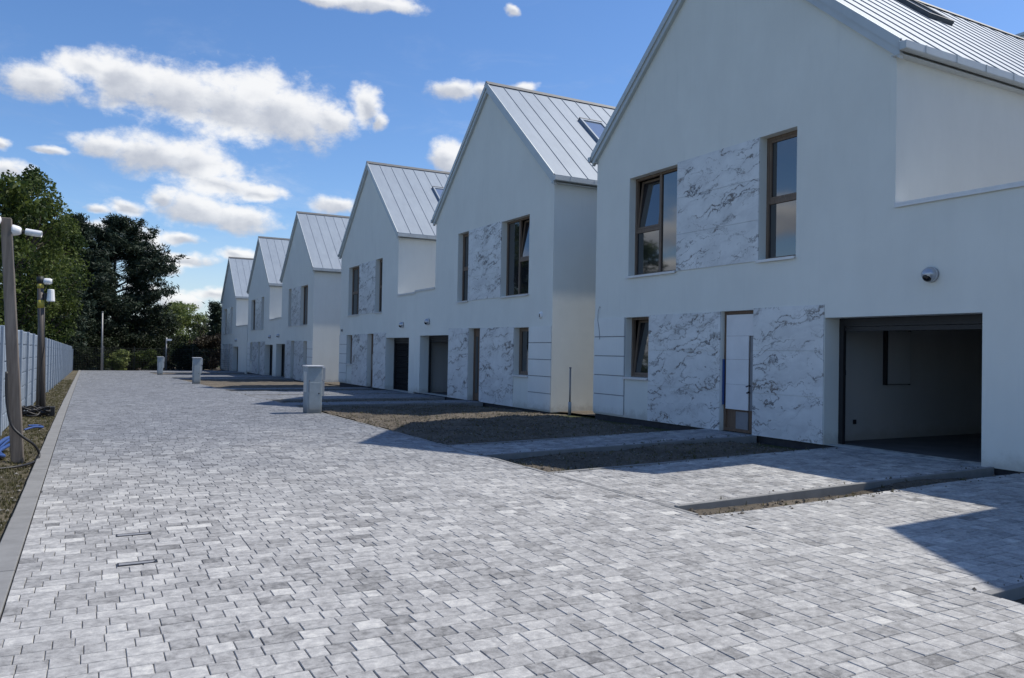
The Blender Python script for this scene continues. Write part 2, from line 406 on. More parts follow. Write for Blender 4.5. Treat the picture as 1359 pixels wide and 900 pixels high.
# loose stones and crumbs of earth
def crumbs(name, m, n, rect_fn, s0, s1, seed):
    rg = random.Random(seed); mb = MB()
    for _ in range(n):
        x, y, z = rect_fn(rg); r = rg.uniform(s0, s1)*rg.choice((.6, .8, 1, 1.6)); a = rg.uniform(0, 6.3)
        pts = []
        for k in range(4):
            an = a+k*math.pi/2; rr = r*rg.uniform(.7, 1.2); pts.append((x+rr*math.cos(an), y+rr*math.sin(an), z+rg.uniform(-.2, .3)*r))
        pts += [(x+rg.uniform(-.2, .2)*r, y, z+r*rg.uniform(.5, .9)), (x, y, z-r*.5)]
        mb.add(pts, [(0, 1, 4), (1, 2, 4), (2, 3, 4), (3, 0, 4), (1, 0, 5), (2, 1, 5), (3, 2, 5), (0, 3, 5)])
    o = mb.build(name, m, recalc=False); o['kind'] = 'stuff'; return o
def in_yard(rg):
    while True:
        y = 6.0+(rg.random()**1.6)*30; x = rg.uniform(5.5, 11.0)
        if x < xr(y)+.1: continue
        if any(lo-.08 < y < hi+.08 for lo, hi in drives): continue
        if rg.random() < .05:                     # crumbs carried onto the paving beside the beds
            lo, hi = rg.choice(drives[:8]); y = lo+abs(rg.gauss(0, .07)) if rg.random() < .5 else hi-abs(rg.gauss(0, .07))
            x = rg.uniform(xr(y)-.1, 11.0); return x, y, zg(x, y)+.004
        if y < 6.46 and rg.random() < .75: continue
        return x, y, zg(x, y)-.05+lump(x, y)
M['stone'] = simple('loose_stones', (.19, .18, .16), .9, var=.5, scale=15)
M['clod'] = simple('earth_clods', (.125, .107, .085), .95, var=.4, scale=15)
tag(crumbs('gravel', M['stone'], 1500, in_yard, .008, .018, 4), 'pale loose stones strewn over the dark soil of the front yards', 'gravel')
tag(crumbs('earth_clods', M['clod'], 12000, in_yard, .007, .019, 5), 'brown crumbs of earth covering the front yard soil', 'soil')
def in_verge(rg):
    y = 8+(rg.random()**1.6)*40; x = rg.uniform(-1.35, -.62); return x, y, zg(x, y)-.04+lump(x*2, y)*.8
tag(crumbs('verge_gravel', M['stone'], 700, in_verge, .006, .018, 6), 'small stones on the dirt verge beside the pale fence', 'gravel')
def blades(name, m, n, fn, h0, h1, seed, w=.006):
    rg = random.Random(seed); V = []; Fc = []; T = []
    for _ in range(n):
        x, y, z = fn(rg)
        for k in range(rg.randint(3, 6)):
            a = rg.uniform(0, 6.3); h = rg.uniform(h0, h1); l = rg.uniform(.2, .9)*h; cx, cy = x+rg.uniform(-.02, .02), y+rg.uniform(-.02, .02)
            dx, dy = math.cos(a), math.sin(a); i = len(V)
            V += [(cx-dy*w, cy+dx*w, z-.01), (cx+dy*w, cy-dx*w, z-.01), (cx+dx*l, cy+dy*l, z+h)]
            Fc.append((i, i+1, i+2)); T.append(rg.random())
    me = bpy.data.meshes.new(name); me.from_pydata(V, [], Fc); me.materials.append(m)
    at = me.attributes.new('tone', 'FLOAT', 'FACE'); at.data.foreach_set('value', T)
    o = bpy.data.objects.new(name, me); col.objects.link(o); o['kind'] = 'stuff'; return o
M['dry'] = leafmat('dry_grass', (.06, .065, .025), (.18, .16, .08), .3)
tag(blades('verge_grass', M['dry'], 6000, in_verge, .01, .035, 8), 'sparse dry grass on the verge below the pale fence', 'grass')
tag(blades('yard_weeds', M['dry'], 1500, in_yard, .015, .05, 9), 'sparse weeds sprouting in the bare front yards', 'weeds')
def drain(x, y, label):
    z = zg(x, y)
    e = empty('drain_cover', (x, y, z), label, 'drain cover', 'drain covers set in the paving')
    mb = MB()
    for (a, b, c, d) in ((-.133, .133, -.044, -.038), (-.133, .133, .038, .044), (-.133, -.128, -.038, .038), (.128, .133, -.038, .038)): mb.box(a, b, c, d, -.02, .0055)
    mb.build('rim', M['dark'], e)
    mb = MB(); mb.box(-.1275, .1275, -.0375, .0375, -.03, .0035); mb.build('well', M['black'], e)
    mb = MB(); mb.prism([(-.124, -.034, .0045), (.10, -.034, .0045), (.115, .0, .008), (-.124, .006, .009)], (0, 0, .003)); mb.build('lid', M['grey'], e)
drain(*DRAINS[0], 'dark drain cover in the paving, the one nearer the front')
drain(*DRAINS[1], 'dark drain cover in the paving, the one farther along the road')

# ------------------------------------------------------------------ houses
U0, U1, UC = 1.96, 10.2, 6.08
ZE, SL = 6.42, .88
ZR = ZE+SL*(UC-U0)
DEPTH = 13.2
LEDGE = 3.9
ROOFT = .15
def ring(mb, u0, u1, z0, z1, x0, x1, w, m=0):
    mb.box(x0, x1, u0, u0+w, z0, z1, m); mb.box(x0, x1, u1-w, u1, z0, z1, m)
    mb.box(x0, x1, u0+w, u1-w, z0, z0+w, m); mb.box(x0, x1, u0+w, u1-w, z1-w, z1, m)
def facade_mesh(root, mirror, holes, low0):
    bm = bmesh.new()
    outer = [(low0, 0), (U1, 0), (U1, ZE), (UC, ZR), (U0, ZE), (U0, LEDGE), (low0, LEDGE)]
    def loop(pts):
        vs = [bm.verts.new((0, u, z)) for u, z in pts]
        return [bm.edges.new((vs[i], vs[(i+1) % len(vs)])) for i in range(len(vs))]
    ed = loop(outer)
    for (u0, u1, z0, z1, d) in holes: ed += loop([(u0, z0), (u1, z0), (u1, z1), (u0, z1)])
    bmesh.ops.triangle_fill(bm, edges=ed, use_beauty=True, normal=(-1, 0, 0))
    bm.verts.ensure_lookup_table()
    mb = MB()
    bm.verts.index_update()
    mb.add([v.co[:] for v in bm.verts], [[v.index for v in f.verts] for f in bm.faces]); bm.free()
    for (u0, u1, z0, z1, d) in holes:
        c = [(u0, z0), (u1, z0), (u1, z1), (u0, z1)]
        for i in range(4):
            a, b = c[i], c[(i+1) % 4]; mb.quad((0, *a), (0, *b), (d, *b), (d, *a))
    D = DEPTH
    mb.quad((0, U1, 0), (D, U1, 0), (D, U1, ZE), (0, U1, ZE))
    mb.quad((0, U0, LEDGE-.02), (D, U0, LEDGE-.02), (D, U0, ZE), (0, U0, ZE))
    mb.quad((0, low0, 0), (D, low0, 0), (D, low0, LEDGE), (0, low0, LEDGE))
    mb.add([(D, low0, 0), (D, U1, 0), (D, U1, ZE), (D, UC, ZR), (D, U0, ZE), (D, U0, LEDGE), (D, low0, LEDGE)], [tuple(range(7))])
    mb.quad((0, low0, LEDGE), (D, low0, LEDGE), (D, U0, LEDGE), (0, U0, LEDGE), 1)
    mb.build('wall', [M['plaster'], M['deck']], root, mirror=mirror, recalc=False)

def window(root, mirror, u0, u1, z0, z1, mull=None, trans=None, tilt=None, d=.18, sill=True):
    """frame; mull = u of the upright, trans = z of the transom on part [ta,tb]; tilt = which leaf is tipped inward"""
    W = .055; f = MB(); ring(f, u0, u1, z0, z1, d, d+.075, W)
    leaves = []
    if mull:
        f.box(d+.003, d+.072, mull-.035, mull+.035, z0+W, z1-W)
        leaves.append((u0+W, mull-.035, z0+W, z1-W, 0))
        if trans:
            f.box(d+.006, d+.07, mull+.035, u1-W, trans-.04, trans+.04)
            leaves.append((mull+.035, u1-W, z0+W, trans-.04, 0)); leaves.append((mull+.035, u1-W, trans+.04, z1-W, 1))
        else: leaves.append((mull+.035, u1-W, z0+W, z1-W, 1))
    elif trans:
        f.box(d+.006, d+.07, u0+W, u1-W, trans-.04, trans+.04)
        leaves += [(u0+W, u1-W, z0+W, trans-.04, 0), (u0+W, u1-W, trans+.04, z1-W, 1)]
    else: leaves.append((u0+W, u1-W, z0+W, z1-W, 1))
    w = f.build('window', M['frame'], root, mirror=mirror, bevel=.004)
    # dark room behind the frame
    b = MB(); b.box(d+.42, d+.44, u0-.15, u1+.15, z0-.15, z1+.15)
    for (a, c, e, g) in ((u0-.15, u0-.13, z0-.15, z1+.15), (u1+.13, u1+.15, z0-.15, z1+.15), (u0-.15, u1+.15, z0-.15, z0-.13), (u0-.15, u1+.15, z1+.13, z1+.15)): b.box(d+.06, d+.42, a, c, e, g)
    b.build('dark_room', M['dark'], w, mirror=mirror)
    for (a, b_, c, e, op) in leaves:
        ang = R(6.5) if (op and tilt) else 0
        for kind in ('sash', 'pane'):
            if kind == 'sash' and not op: continue
            q = MB()
            if kind == 'sash': ring(q, a+.002, b_-.002, c+.002, e-.002, d+.012, d+.066, .05)
            else:
                k = .048 if op else .0; q.box(d+.036, d+.046, a+k, b_-k, c+k, e-k)
            if ang:
                x0 = d+.05
                q.v = [(x0+(x-x0)*math.cos(ang)+(z-c)*math.sin(ang), y_, c+(z-c)*math.cos(ang)-(x-x0)*math.sin(ang)) for x, y_, z in q.v]
            q.build(kind, M['frame'] if kind == 'sash' else M['glass'], w, mirror=mirror)
    if sill:
        q = MB(); q.box(-.05, d, u0-.0, u1+.03, z0-.028, z0-.002); q.box(-.053, -.047, u0, u1+.03, z0-.05, z0-.0015)
        q.build('sill', M['sill'], w, mirror=mirror)
    return w

def slab(mb, u0, u1, z0, z1, rows, x0=-.02, gap=.005):
    for i in range(rows):
        a = z0+(z1-z0)*i/rows; b = z0+(z1-z0)*(i+1)/rows
        mb.box(x0, .02, u0, u1, a+gap/2, b-gap/2)

def house(p, s, base, label, low0=.003, door='brown', tilt=(1, 1), chimney=False, skyl=True, shut=False):
    root = empty('terraced_house', (FX, p, base), label, 'house', 'white gabled houses along the paved road')
    mi = s < 0
    G = (.58, 3.27, .0, 2.17); DR = (4.9, 5.78, .0, 2.37); LW = (8.05, 8.93, .95, 2.34); UN = (3.92, 4.8, 3.3, 5.63); UW = (7.15, 8.86, 3.3, 5.6)
    dd = .10 if door == 'sheet' else .19
    facade_mesh(root, mi, [(*G, .43), (*DR, dd), (*LW, .18), (*UN, .18), (*UW, .18)], low0)
    # plinth
    q = MB(); q.box(.03, DEPTH-.03, 3.4, U1-.03, -.45, .0); q.box(.03, DEPTH-.03, low0+.03, .5, -.45, 0.0)
    q.box(.03, .5, .5, 3.4, -.45, -.012); q.build('plinth', M['plinth'], root, mirror=mi)
    # roof
    for sgn in (-1, 1):
        e = U1+.13 if sgn > 0 else U0-.13
        zt = lambda u: ZR+ROOFT-SL*abs(u-UC)
        poly = [(-.11, UC, zt(UC)), (-.11, e, zt(e)), (-.11, e, zt(e)-.10), (-.11, UC, zt(UC)-.10)]
        q = MB(); q.prism(poly, (DEPTH+.2, 0, 0))
        nrm = Vector((0, math.copysign(SL, sgn), 1)).normalized()
        x = -.08; k = 0
        while x < DEPTH+.1:
            if k == 0 or x > .2:
                a = (x, UC+sgn*.03, zt(UC+sgn*.03)-.004); b = (x, e, zt(e)-.004)
                t = .008; hgt = .02
                q.prism([(x-t, a[1], a[2]), (x+t, a[1], a[2]), (x+t, a[1]+nrm.y*hgt, a[2]+nrm.z*hgt), (x-t, a[1]+nrm.y*hgt, a[2]+nrm.z*hgt)], (0, b[1]-a[1], b[2]-a[2]))
            x += .545; k += 1
        q.build('roof', M['roof'], root, mirror=mi)
        # verge boards on the gable
        q = MB()
        e2 = e-.02*sgn
        q.prism([(-.118, UC, zt(UC)+.022), (-.118, e, zt(e)+.022), (-.118, e, zt(e)-.15), (-.118, UC, zt(UC)-.15)], (.03, 0, 0))
        q.prism([(-.088, UC, zt(UC)-.102), (-.088, e2, zt(e2)-.102), (-.088, e2, zt(e2)-.30), (-.088, UC, zt(UC)-.30)], (.086, 0, 0))
        q.build('verge_trim', M['trim'], root, mirror=mi)
        # eaves gutter
        q = MB(); g0 = e-.005*sgn; g1 = e+.115*sgn
        q.box(-.13, DEPTH+.1, g0, g0+.006*sgn, zt(e)-.17, zt(e)-.02); q.box(-.13, DEPTH+.1, g1, g1+.006*sgn, zt(e)-.16, zt(e)-.045)
        q.box(-.13, DEPTH+.1, g0, g1, zt(e)-.17, zt(e)-.16); q.box(-.13, -.124, g0, g1, zt(e)-.16, zt(e)-.05)
        x = .35
        while x < DEPTH: q.box(x, x+.03, g1+.006*sgn, g1+.013*sgn, zt(e)-.16, zt(e)-.04); q.box(x, x+.025, g0, g1, zt(e)-.05, zt(e)-.04); x += .8
        # soffit board to the wall
        wq = U1 if sgn > 0 else U0
        q.box(-.10, DEPTH+.08, wq-.03*sgn, e-.01*sgn, zt(e)-.22, zt(e)-.201)
        q.build('gutter', M['trim'], root, mirror=mi)
    q = MB(); q.prism([(-.12, UC-.13, ZR+ROOFT-.07), (-.12, UC, ZR+ROOFT+.055), (-.12, UC+.13, ZR+ROOFT-.07), (-.12, UC, ZR+ROOFT+.02)], (DEPTH+.22, 0, 0))
    q.build('ridge_cap', M['ridge'], root, mirror=mi)
    # low wing coping
    q = MB(); q.box(-.035, .26, low0, U0-.004, LEDGE+.002, LEDGE+.03); q.box(-.035, -.028, low0, U0-.004, LEDGE-.04, LEDGE+.001)
    q.build('coping', M['sill'], root, mirror=mi)
    # claddings
    q = MB(); slab(q, UN[1]+.004, UW[0]-.004, 3.285, 5.63, 3); q.build('marble_panel', M['marble'], root, mirror=mi)
    q = MB(); slab(q, G[1]+.012, DR[0]-.004, .0, 2.40, 3); q.build('marble_panel', M['marble'], root, mirror=mi)
    q = MB(); slab(q, DR[1]+.004, LW[0]-.004, .0, 2.37, 3); q.build('marble_panel', M['marble'], root, mirror=mi)
    q = MB(); x0 = -.024
    for k in range(5): q.box(x0, .02, LW[1]+.03, U1-.004, .045+.465*k, .045+.465*(k+1)-.022)
    q.box(-.004, .018, LW[1]+.008, U1-.012, .05, .045+.465*5-.03, 1)
    q.build('cladding_boards', [M['cladding'], M['grey']], root, mirror=mi)
    # windows
    window(root, mi, *UN, trans=4.4, tilt=0)
    window(root, mi, *UW, mull=7.95, trans=4.35, tilt=tilt[0])
    window(root, mi, *LW, tilt=tilt[1])
    # garage
    g = MB(); D0, D1 = .43, 6.2; a, b, zt_ = .40, 3.52, 2.55
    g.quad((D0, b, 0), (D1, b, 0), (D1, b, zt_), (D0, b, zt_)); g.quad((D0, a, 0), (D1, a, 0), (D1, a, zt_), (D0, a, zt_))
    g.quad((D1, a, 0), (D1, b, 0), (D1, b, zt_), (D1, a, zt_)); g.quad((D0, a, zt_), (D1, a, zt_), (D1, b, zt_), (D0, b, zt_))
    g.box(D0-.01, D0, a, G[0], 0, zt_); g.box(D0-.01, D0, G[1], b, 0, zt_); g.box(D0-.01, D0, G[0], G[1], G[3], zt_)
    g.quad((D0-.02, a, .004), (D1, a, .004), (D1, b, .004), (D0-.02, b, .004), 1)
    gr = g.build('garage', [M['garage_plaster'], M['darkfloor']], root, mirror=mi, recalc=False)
    q = MB(); q.box(.36, .43, G[1]-.09, G[1]-.002, .005, G[3]); q.box(.36, .43, G[0]+.002, G[0]+.09, .005, G[3]); q.box(.362, .374, G[0]+.08, G[1]-.08, G[3]-.09, G[3]-.003); q.build('door_frame', M['dark'], gr, mirror=mi)
    q = MB(); q.box(.375, .5, G[0]+.09, G[1]-.09, G[3]-.14, G[3]-.002); q.box(.40, .62, G[0]+.09, G[1]-.09, G[3]-.03, G[3]+.16); q.box(.39, .45, G[0]+.09, G[1]-.09, G[3]-.22, G[3]-.15)
    q.build('roller_box', M['dark'], gr, mirror=mi)
    q = MB(); q.box(1.9, 2.6, 3.47, 3.515, 1.02, 2.0); q.box(1.86, 1.90, 3.44, 3.515, 1.0, 2.02, 1); q.box(2.6, 2.61, 3.475, 3.515, 1.0, 2.02, 1); q.box(1.9, 2.6, 3.475, 3.515, 1.008, 1.018, 1); q.build('distribution_box', [M['garage_plaster'], M['dark']], gr, mirror=mi)
    q = MB(); q.box(.75, .84, 3.5, 3.516, 1.18, 1.27); q.build('wall_socket', M['dark'], gr, mirror=mi); q = MB(); q.box(1.05, 1.13, 3.5, 3.516, .3, .38); q.build('wall_socket', M['dark'], gr, mirror=mi)
    if shut:
        q = MB()
        for k in range(9): q.box(.41, .43, G[0]+.09, G[1]-.09, .02+k*.232, .02+(k+1)*.232-.012)
        q.build('garage_door', M['slats'], gr, mirror=mi)
    # front door
    if door == 'sheet':
        q = MB(); ring(q, DR[0], DR[1], .005, DR[3], .10, .19, .06); q.box(.14, .18, DR[0]+.06, DR[1]-.06, .03, DR[3]-.06)
        dr = q.build('door', M['doorwood'], root, mirror=mi)
        q = MB(); zz = [.44, .93, 1.42, 1.88, 2.30]
        for k in range(4): q.box(.075, .097, (5.10 if k < 3 else 4.93), 5.70, zz[k]+.002, zz[k+1]-.002)
        q.build('protective_sheet', M['sheet'], dr, mirror=mi)
        q = MB(); q.box(.105, .137, 4.965, 5.09, .44, 1.98); q.build('side_strip', M['grey'], dr, mirror=mi)
        q = MB(); q.box(.118, .138, 5.14, 5.46, .05, .40); q.build('threshold_mat', M['grey'], dr, mirror=mi)
        q = MB(); q.box(.05, .075, 5.735, 5.775, .52, 1.42); q.build('edge_tape', M['blue'], dr, mirror=mi)
        q = MB(); q.tube([(.06, 5.03, .92), (.02, 5.03, .92), (.02, 5.10, .90)], .012); q.build('handle', M['dark'], dr, mirror=mi); q = MB(); q.tube([(.09, 5.08, .80), (.03, 5.09, .78)], .016); q.build('lock', M['dark'], dr, mirror=mi)
    else:
        q = MB(); ring(q, DR[0], DR[1], .005, DR[3], .19, .27, .065); q.box(.21, .25, DR[0]+.065, DR[1]-.065, .03, DR[3]-.065)
        dr = q.build('door', M['doorwood'], root, mirror=mi)
        q = MB(); q.box(.197, .209, 5.05, 5.22, .25, 2.1); q.build('pane', M['glass'], dr, mirror=mi)
        q = MB(); q.tube([(.18, 5.58, .75), (.18, 5.58, 1.45)], .014); q.tube([(.21, 5.58, .85), (.18, 5.58, .85)], .01); q.tube([(.21, 5.58, 1.35), (.18, 5.58, 1.35)], .01)
        q.build('handle', M['silver'], dr, mirror=mi)
    # skylight on the slope that faces down the road
    if skyl:
        for face in skyl:
            sg = 1 if face > 0 else -1
            zt = lambda u: ZR+ROOFT-SL*abs(u-UC)
            xa = 4.5 if chimney else 2.6; n = Vector((0, sg*SL, 1)).normalized()
            ua, ub = (UC+sg*.55, UC+sg*1.6) if chimney else (UC+sg*1.28, UC+sg*2.35)
            def P(x, u, h): return (x, u+n.y*h, zt(u)+n.z*h)
            def bar(q, x0, x1, u0, u1, h0, h1):
                q.add([P(x, u, h) for x in (x0, x1) for u in (u0, u1) for h in (h0, h1)], [(0, 1, 3, 2), (4, 6, 7, 5), (0, 4, 5, 1), (2, 3, 7, 6), (0, 2, 6, 4), (1, 5, 7, 3)])
            q = MB(); w = .07
            bar(q, xa, xa+w, ua, ub, -.02, .10); bar(q, xa+.86-w, xa+.86, ua, ub, -.02, .10)
            bar(q, xa+w, xa+.86-w, ua, ua+sg*w*.8, -.02, .10); bar(q, xa+w, xa+.86-w, ub-sg*w*.8, ub, -.02, .10)
            sk = q.build('skylight', M['ridge' if chimney else 'roof'], root, mirror=mi)
            q = MB(); bar(q, xa+w, xa+.86-w, ua+sg*w*.8, ub-sg*w*.8, .06, .07); q.build('pane', M['skyglass'], sk, mirror=mi)
            q = MB(); bar(q, xa-.005, xa+.865, ua-sg*.04, ua-sg*.004, -.02, .105); q.build('shutter_box', M['dark'], sk, mirror=mi)
    if chimney:
        q = MB(); q.box(11.9, 12.5, UC+.25, UC+.75, ZR-.6, ZR+.62); q.box(11.85, 12.55, UC+.2, UC+.8, ZR+.622, ZR+.70); q.build('chimney', M['trim'], root, mirror=mi)
    return root
FR = (-1, )      # the slope facing the camera is the one at low Y
h0 = house(6.0, -1, .1, 'white gabled house at the right edge of the photo, only a sliver of wall showing', skyl=())
h1 = house(6.0, 1, .1, 'nearest large white gabled house, with white sheeted door and open dark garage', door='sheet', chimney=True, skyl=(-1,))
h2 = house(28.45, -1, -.04, 'white gabled house second from the right, with beige side wall down to the yard', skyl=(1,), tilt=(1, 0))
h3 = house(28.45, 1, -.10, 'white gabled house third from the right, joined to the second by a low ledged wall', skyl=(-1,), tilt=(0, 0), shut=True)
h4 = house(54.2, -1, -.37, 'white gabled house fourth from the right, full height pale side wall above the second pillar', skyl=(1,), tilt=(0, 0))
h5 = house(54.2, 1, -.42, 'white gabled house fifth from the right, second from the far end of the row', skyl=(-1,), tilt=(0, 0))
h6 = house(68.1, 1, -.60, 'white gabled house at the far end of the row, next to the dark trees', skyl=(-1,), low0=-3.4, tilt=(0, 0), shut=True)

# wall mounted dome cameras above the garages
def dome(u, p, s, base, z, label, r=.115):
    e = empty('security_camera', (FX, p+s*u, base+z), label, 'security camera', 'dome cameras above the garages')
    q = MB(); q.lathe([(0, 0), (r, 0), (r, -.045), (r*.97, -.06)], (0, 0, 0), (1, 0, 0), 28); q.lathe([(r*.97, -.06), (r*.9, -.10), (r*.7, -.14), (r*.4, -.165), (0, -.175)], (0, 0, 0), (1, 0, 0), 28)
    q.build('housing', M['silver'], e, smooth=True)
    q = MB(); rr = r*.66
    prof = [(rr*math.cos(a), rr*math.sin(a)) for a in [R(k) for k in range(0, 91, 15)]]
    q.lathe([(a, b) for a, b in prof], (-.10, -.02*s*0, -.035), (-.55, .12, -.8), 24); q.build('lens_dome', M['lens'], e, smooth=True)
    q = MB(); q.lathe([(r*1.0, -.052), (r*1.03, -.058), (r*1.0, -.066)], (0, 0, 0), (1, 0, 0), 28); q.build('trim_ring', M['white'], e, smooth=True)
dome(1.34, 6.0, 1, .1, 2.76, 'silver dome camera above the big open garage of the nearest house')
dome(1.42, 28.45, -1, -.04, 2.68, 'silver dome camera above the open garage of the second house from the right')
dome(1.28, 28.45, 1, -.10, 2.68, 'silver dome camera above the dark garage of the third house from the right')
dome(1.35, 54.2, -1, -.37, 2.72, 'small dome camera above the garage of the fourth house from the right')
dome(1.35, 54.2, 1, -.42, 2.72, 'small dome camera above the garage of the fifth house from the right')
dome(1.35, 68.1, 1, -.6, 2.72, 'small dome camera above the garage of the house at the far end')
# unfinished cable ends at the house corners
q = MB(); q.tube([(FX-.002, 15.98, 2.72), (FX-.03, 15.97, 2.74), (FX-.035, 16.02, 2.62), (FX-.03, 16.04, 2.4), (FX-.03, 15.98, 2.2), (FX-.03, 15.95, 2.05), (FX-.03, 15.94, 1.93)], .007, 6)
o = q.build('loose_cable', M['grey'], smooth=True); tag(o, 'thin loose cable hanging from the corner wall of the nearest house', 'cable')
q = MB(); q.lathe([(0, -.05), (.05, -.05), (.09, -.03), (.10, 0)], (FX, 18.85, 2.62), (1, 0, 0), 18); o = q.build('junction_box', M['white'], smooth=True)
q = MB(); q.box(FX-.055, FX-.045, 18.83, 18.87, 2.57, 2.66); c = q.build('cover_slot', M['dark'], o)
tag(o, 'round junction box high on the corner of the second house from the right', 'junction box')
q = MB(); q.box(FX-.06, FX, 38.15, 38.27, 2.42, 2.54); o = q.build('junction_box', M['grey'], bevel=.01); tag(o, 'small square junction box on the far corner of the third house from the right', 'junction box')
q = MB(); q.box(FX-.072, FX-.061, 38.18, 38.24, 2.45, 2.51); q.build('cover_slot', M['dark'], o)
# stake in the yard
e = empty('plastic_stake', (10.75, 16.75, zg(10.75, 16.75)-.08), 'thin grey stake standing in the soil by the gap between the two nearest houses', 'stake')
q = MB(); q.tube([(0, 0, 0), (.0, 0, 1.2)], .022, 10); q.build('pipe', M['greypole'], e, smooth=True)
q = MB(); q.tube([(0, 0, 0), (0, 0, .34)], .04, 10); q.build('sleeve', M['pillar'], e, smooth=True)
q = MB(); q.lathe([(.03, 0), (.03, .03), (0, .035)], (0, 0, 1.19), (0, 0, 1), 10); q.build('cap', M['grey'], e)

# ------------------------------------------------------------------ pillars at the drive entrances
def pillar(x, y, w, d, h, label, box=True):
    e = empty('gate_pillar', (x, y, zg(x, y)-.03), label, 'pillar', 'pale pillars along the road')
    q = MB(); q.box(-w/2, w/2, -d/2, d/2, 0, h); q.build('body', M['pillar'], e, bevel=.012)
    q = MB(); q.box(-w/2-.03, w/2+.03, -d/2-.03, d/2+.03, h+.001, h+.035); q.build('cap', M['sill'], e, bevel=.006)
    if box:
        q = MB(); q.box(w/2+.002, w/2+.09, -d/2+.05, d/2-.05, h-.32, h-.01); q.box(w/2+.002, w/2+.075, -d/2+.06, d/2-.06, h-.72, h-.34); q.build('letterbox', M['silver'], e, bevel=.006)
        q = MB(); q.box(-w/2-.012, -w/2-.001, -d/2+.06, d/2-.06, h-.62, h-.12); q.build('hatch', M['trim'], e, bevel=.003)
        q = MB(); q.box(-w/2+.03, -w/2+.06, -d/2-.004, -d/2+.01, h-.62, h-.32); q.build('key_slot', M['grey'], e)
        q = MB(); q.box(-w/2+.045, w/2-.045, -d/2-.010, -d/2-.001, .12, h-.38); q.build('door', M['pillar'], e, bevel=.003)
        q = MB(); q.lathe([(0, -.016), (.016, -.016), (.018, -.009)], (w/2-.08, -d/2, .52), (0, 1, 0), 12); q.build('lock', M['dark'], e)
    else:
        q = MB(); q.box(-w/2+.05, w/2-.05, -d/2-.01, -d/2-.001, h-.5, h-.1); q.build('hatch', M['trim'], e, bevel=.003)
pillar(4.93, 19.45, .36, .42, 1.17, 'large pale pillar with letterbox, nearest of the pillars beside the soil yard')
pillar(4.58, 39.9, .33, .36, 1.25, 'pale square pillar in the middle of the line of pillars, in front of the striped driveways')
pillar(4.32, 57.5, .33, .36, 1.22, 'smallest pale pillar, farthest one near the end of the road')

# ------------------------------------------------------------------ concrete fence on the left
fe = empty('concrete_fence', (-1.36, 14, 0), 'long pale precast concrete fence along the left side of the road', 'fence')
def fxx(Y): return -1.36+(Y-14)*.0053
y = 8.0; k = 0
while y < 71:
    z = zb(y+1)-.06; step = 2.06; hgt = 1.93
    q = MB(); q.box(-.07, .07, -.065, .065, 0, hgt+.025)
    q.build('post', M['fence'], fe, loc=(fxx(y)+1.36, y-14, z), bevel=.01)
    q = MB(); nb = 6
    for b in range(nb):
        z0 = b*hgt/nb; z1 = (b+1)*hgt/nb-.012
        q.add([(dx, yy, zz) for yy in (.064, step-.064) for (dx, zz) in ((-.03, z0), (.018, z0), (.03, z0+.02), (.03, z1-.02), (.018, z1), (-.03, z1))],
              [(0, 1, 2, 3, 4, 5), (11, 10, 9, 8, 7, 6)]+[(i, (i+1) % 6, (i+1) % 6+6, i+6) for i in range(6)])
    for xx in range(5):
        yy = .24+xx*.39; q.box(.0295, .036, yy, yy+.03, .03, hgt-.04)
    q.build('panel', M['fence'], fe, loc=(fxx(y)+1.36, y-14, z+.02))
    y += step; k += 1
q = MB(); q.box(-.07, .07, -.065, .065, 0, 2.0); q.build('post', M['fence'], fe, loc=(fxx(y)+1.36, y-14, zb(y)-.06), bevel=.01)
FEND = y

# ------------------------------------------------------------------ timber poles with cameras
def bullet(e, o, d, s=1.0):
    o = Vector(o); d = Vector(d).normalized()
    q = MB(); q.lathe([(0, 0), (.095*s, 0), (.10*s, .03*s), (.075*s, .12*s), (.05*s, .15*s), (0, .15*s)], o, (1, 0, 0), 18); q.build('bracket', M['white'], e, smooth=True)
    a = o+Vector((.15*s, 0, -.01)); b = a+d*.08*s
    q = MB(); q.tube([a, b], .03*s, 10); q.build('joint', M['black'], e, smooth=True)
    q = MB(); q.tube([b, b+d*.19*s], [.05*s, .045*s], 14)
    up = Vector((0, 0, 1)); q.tube([b+up*.012-d*.01, b+d*.24*s+up*.012], .056*s, 14, caps=False); q.build('camera_body', M['white'], e, smooth=True)
    q = MB(); q.tube([b+d*.19*s, b+d*.197*s], .035*s, 12); q.build('lens', M['lens'], e)
def gz(x, y): return zg(x, y)-.06
x1, y1 = -.785, 12.7
e = empty('timber_pole', (x1, y1, gz(x1, y1)), 'tall weathered square timber pole leaning by the fence, nearest the camera', 'pole', 'timber camera poles by the fence')
q = MB(); top = (-.235, .05, 3.36); a = .077; b = .065
bot = [(-a, -a, -.3), (a, -a, -.3), (a, a, -.3), (-a, a, -.3)]; tp = [(top[0]+sx*b, top[1]+sy*b, top[2]) for sx, sy in ((-1, -1), (1, -1), (1, 1), (-1, 1))]
q.add(bot+tp, [(0, 1, 2, 3), (4, 5, 6, 7), (0, 1, 5, 4), (1, 2, 6, 5), (2, 3, 7, 6), (3, 0, 4, 7)]); q.build('shaft', M['pole'], e, bevel=.01)
e = empty('pole_camera', (x1-.17, y1+.05, gz(x1, y1)+3.2), 'white bullet camera near the top of the nearest timber pole', 'security camera', 'cameras on the timber poles')
bullet(e, (0, 0, 0), (.9, -.15, -.12), .78)
q = MB(); q.lathe([(0, 0), (.085, .01), (.10, .03), (.09, .14), (0, .15)], (x1-.33, y1-.02, gz(x1, y1)+3.27), (-.6, -.5, .35), 16); o = q.build('floodlight', M['white'], smooth=True); tag(o, 'pale lamp head on the left side of the nearest timber pole top', 'lamp')
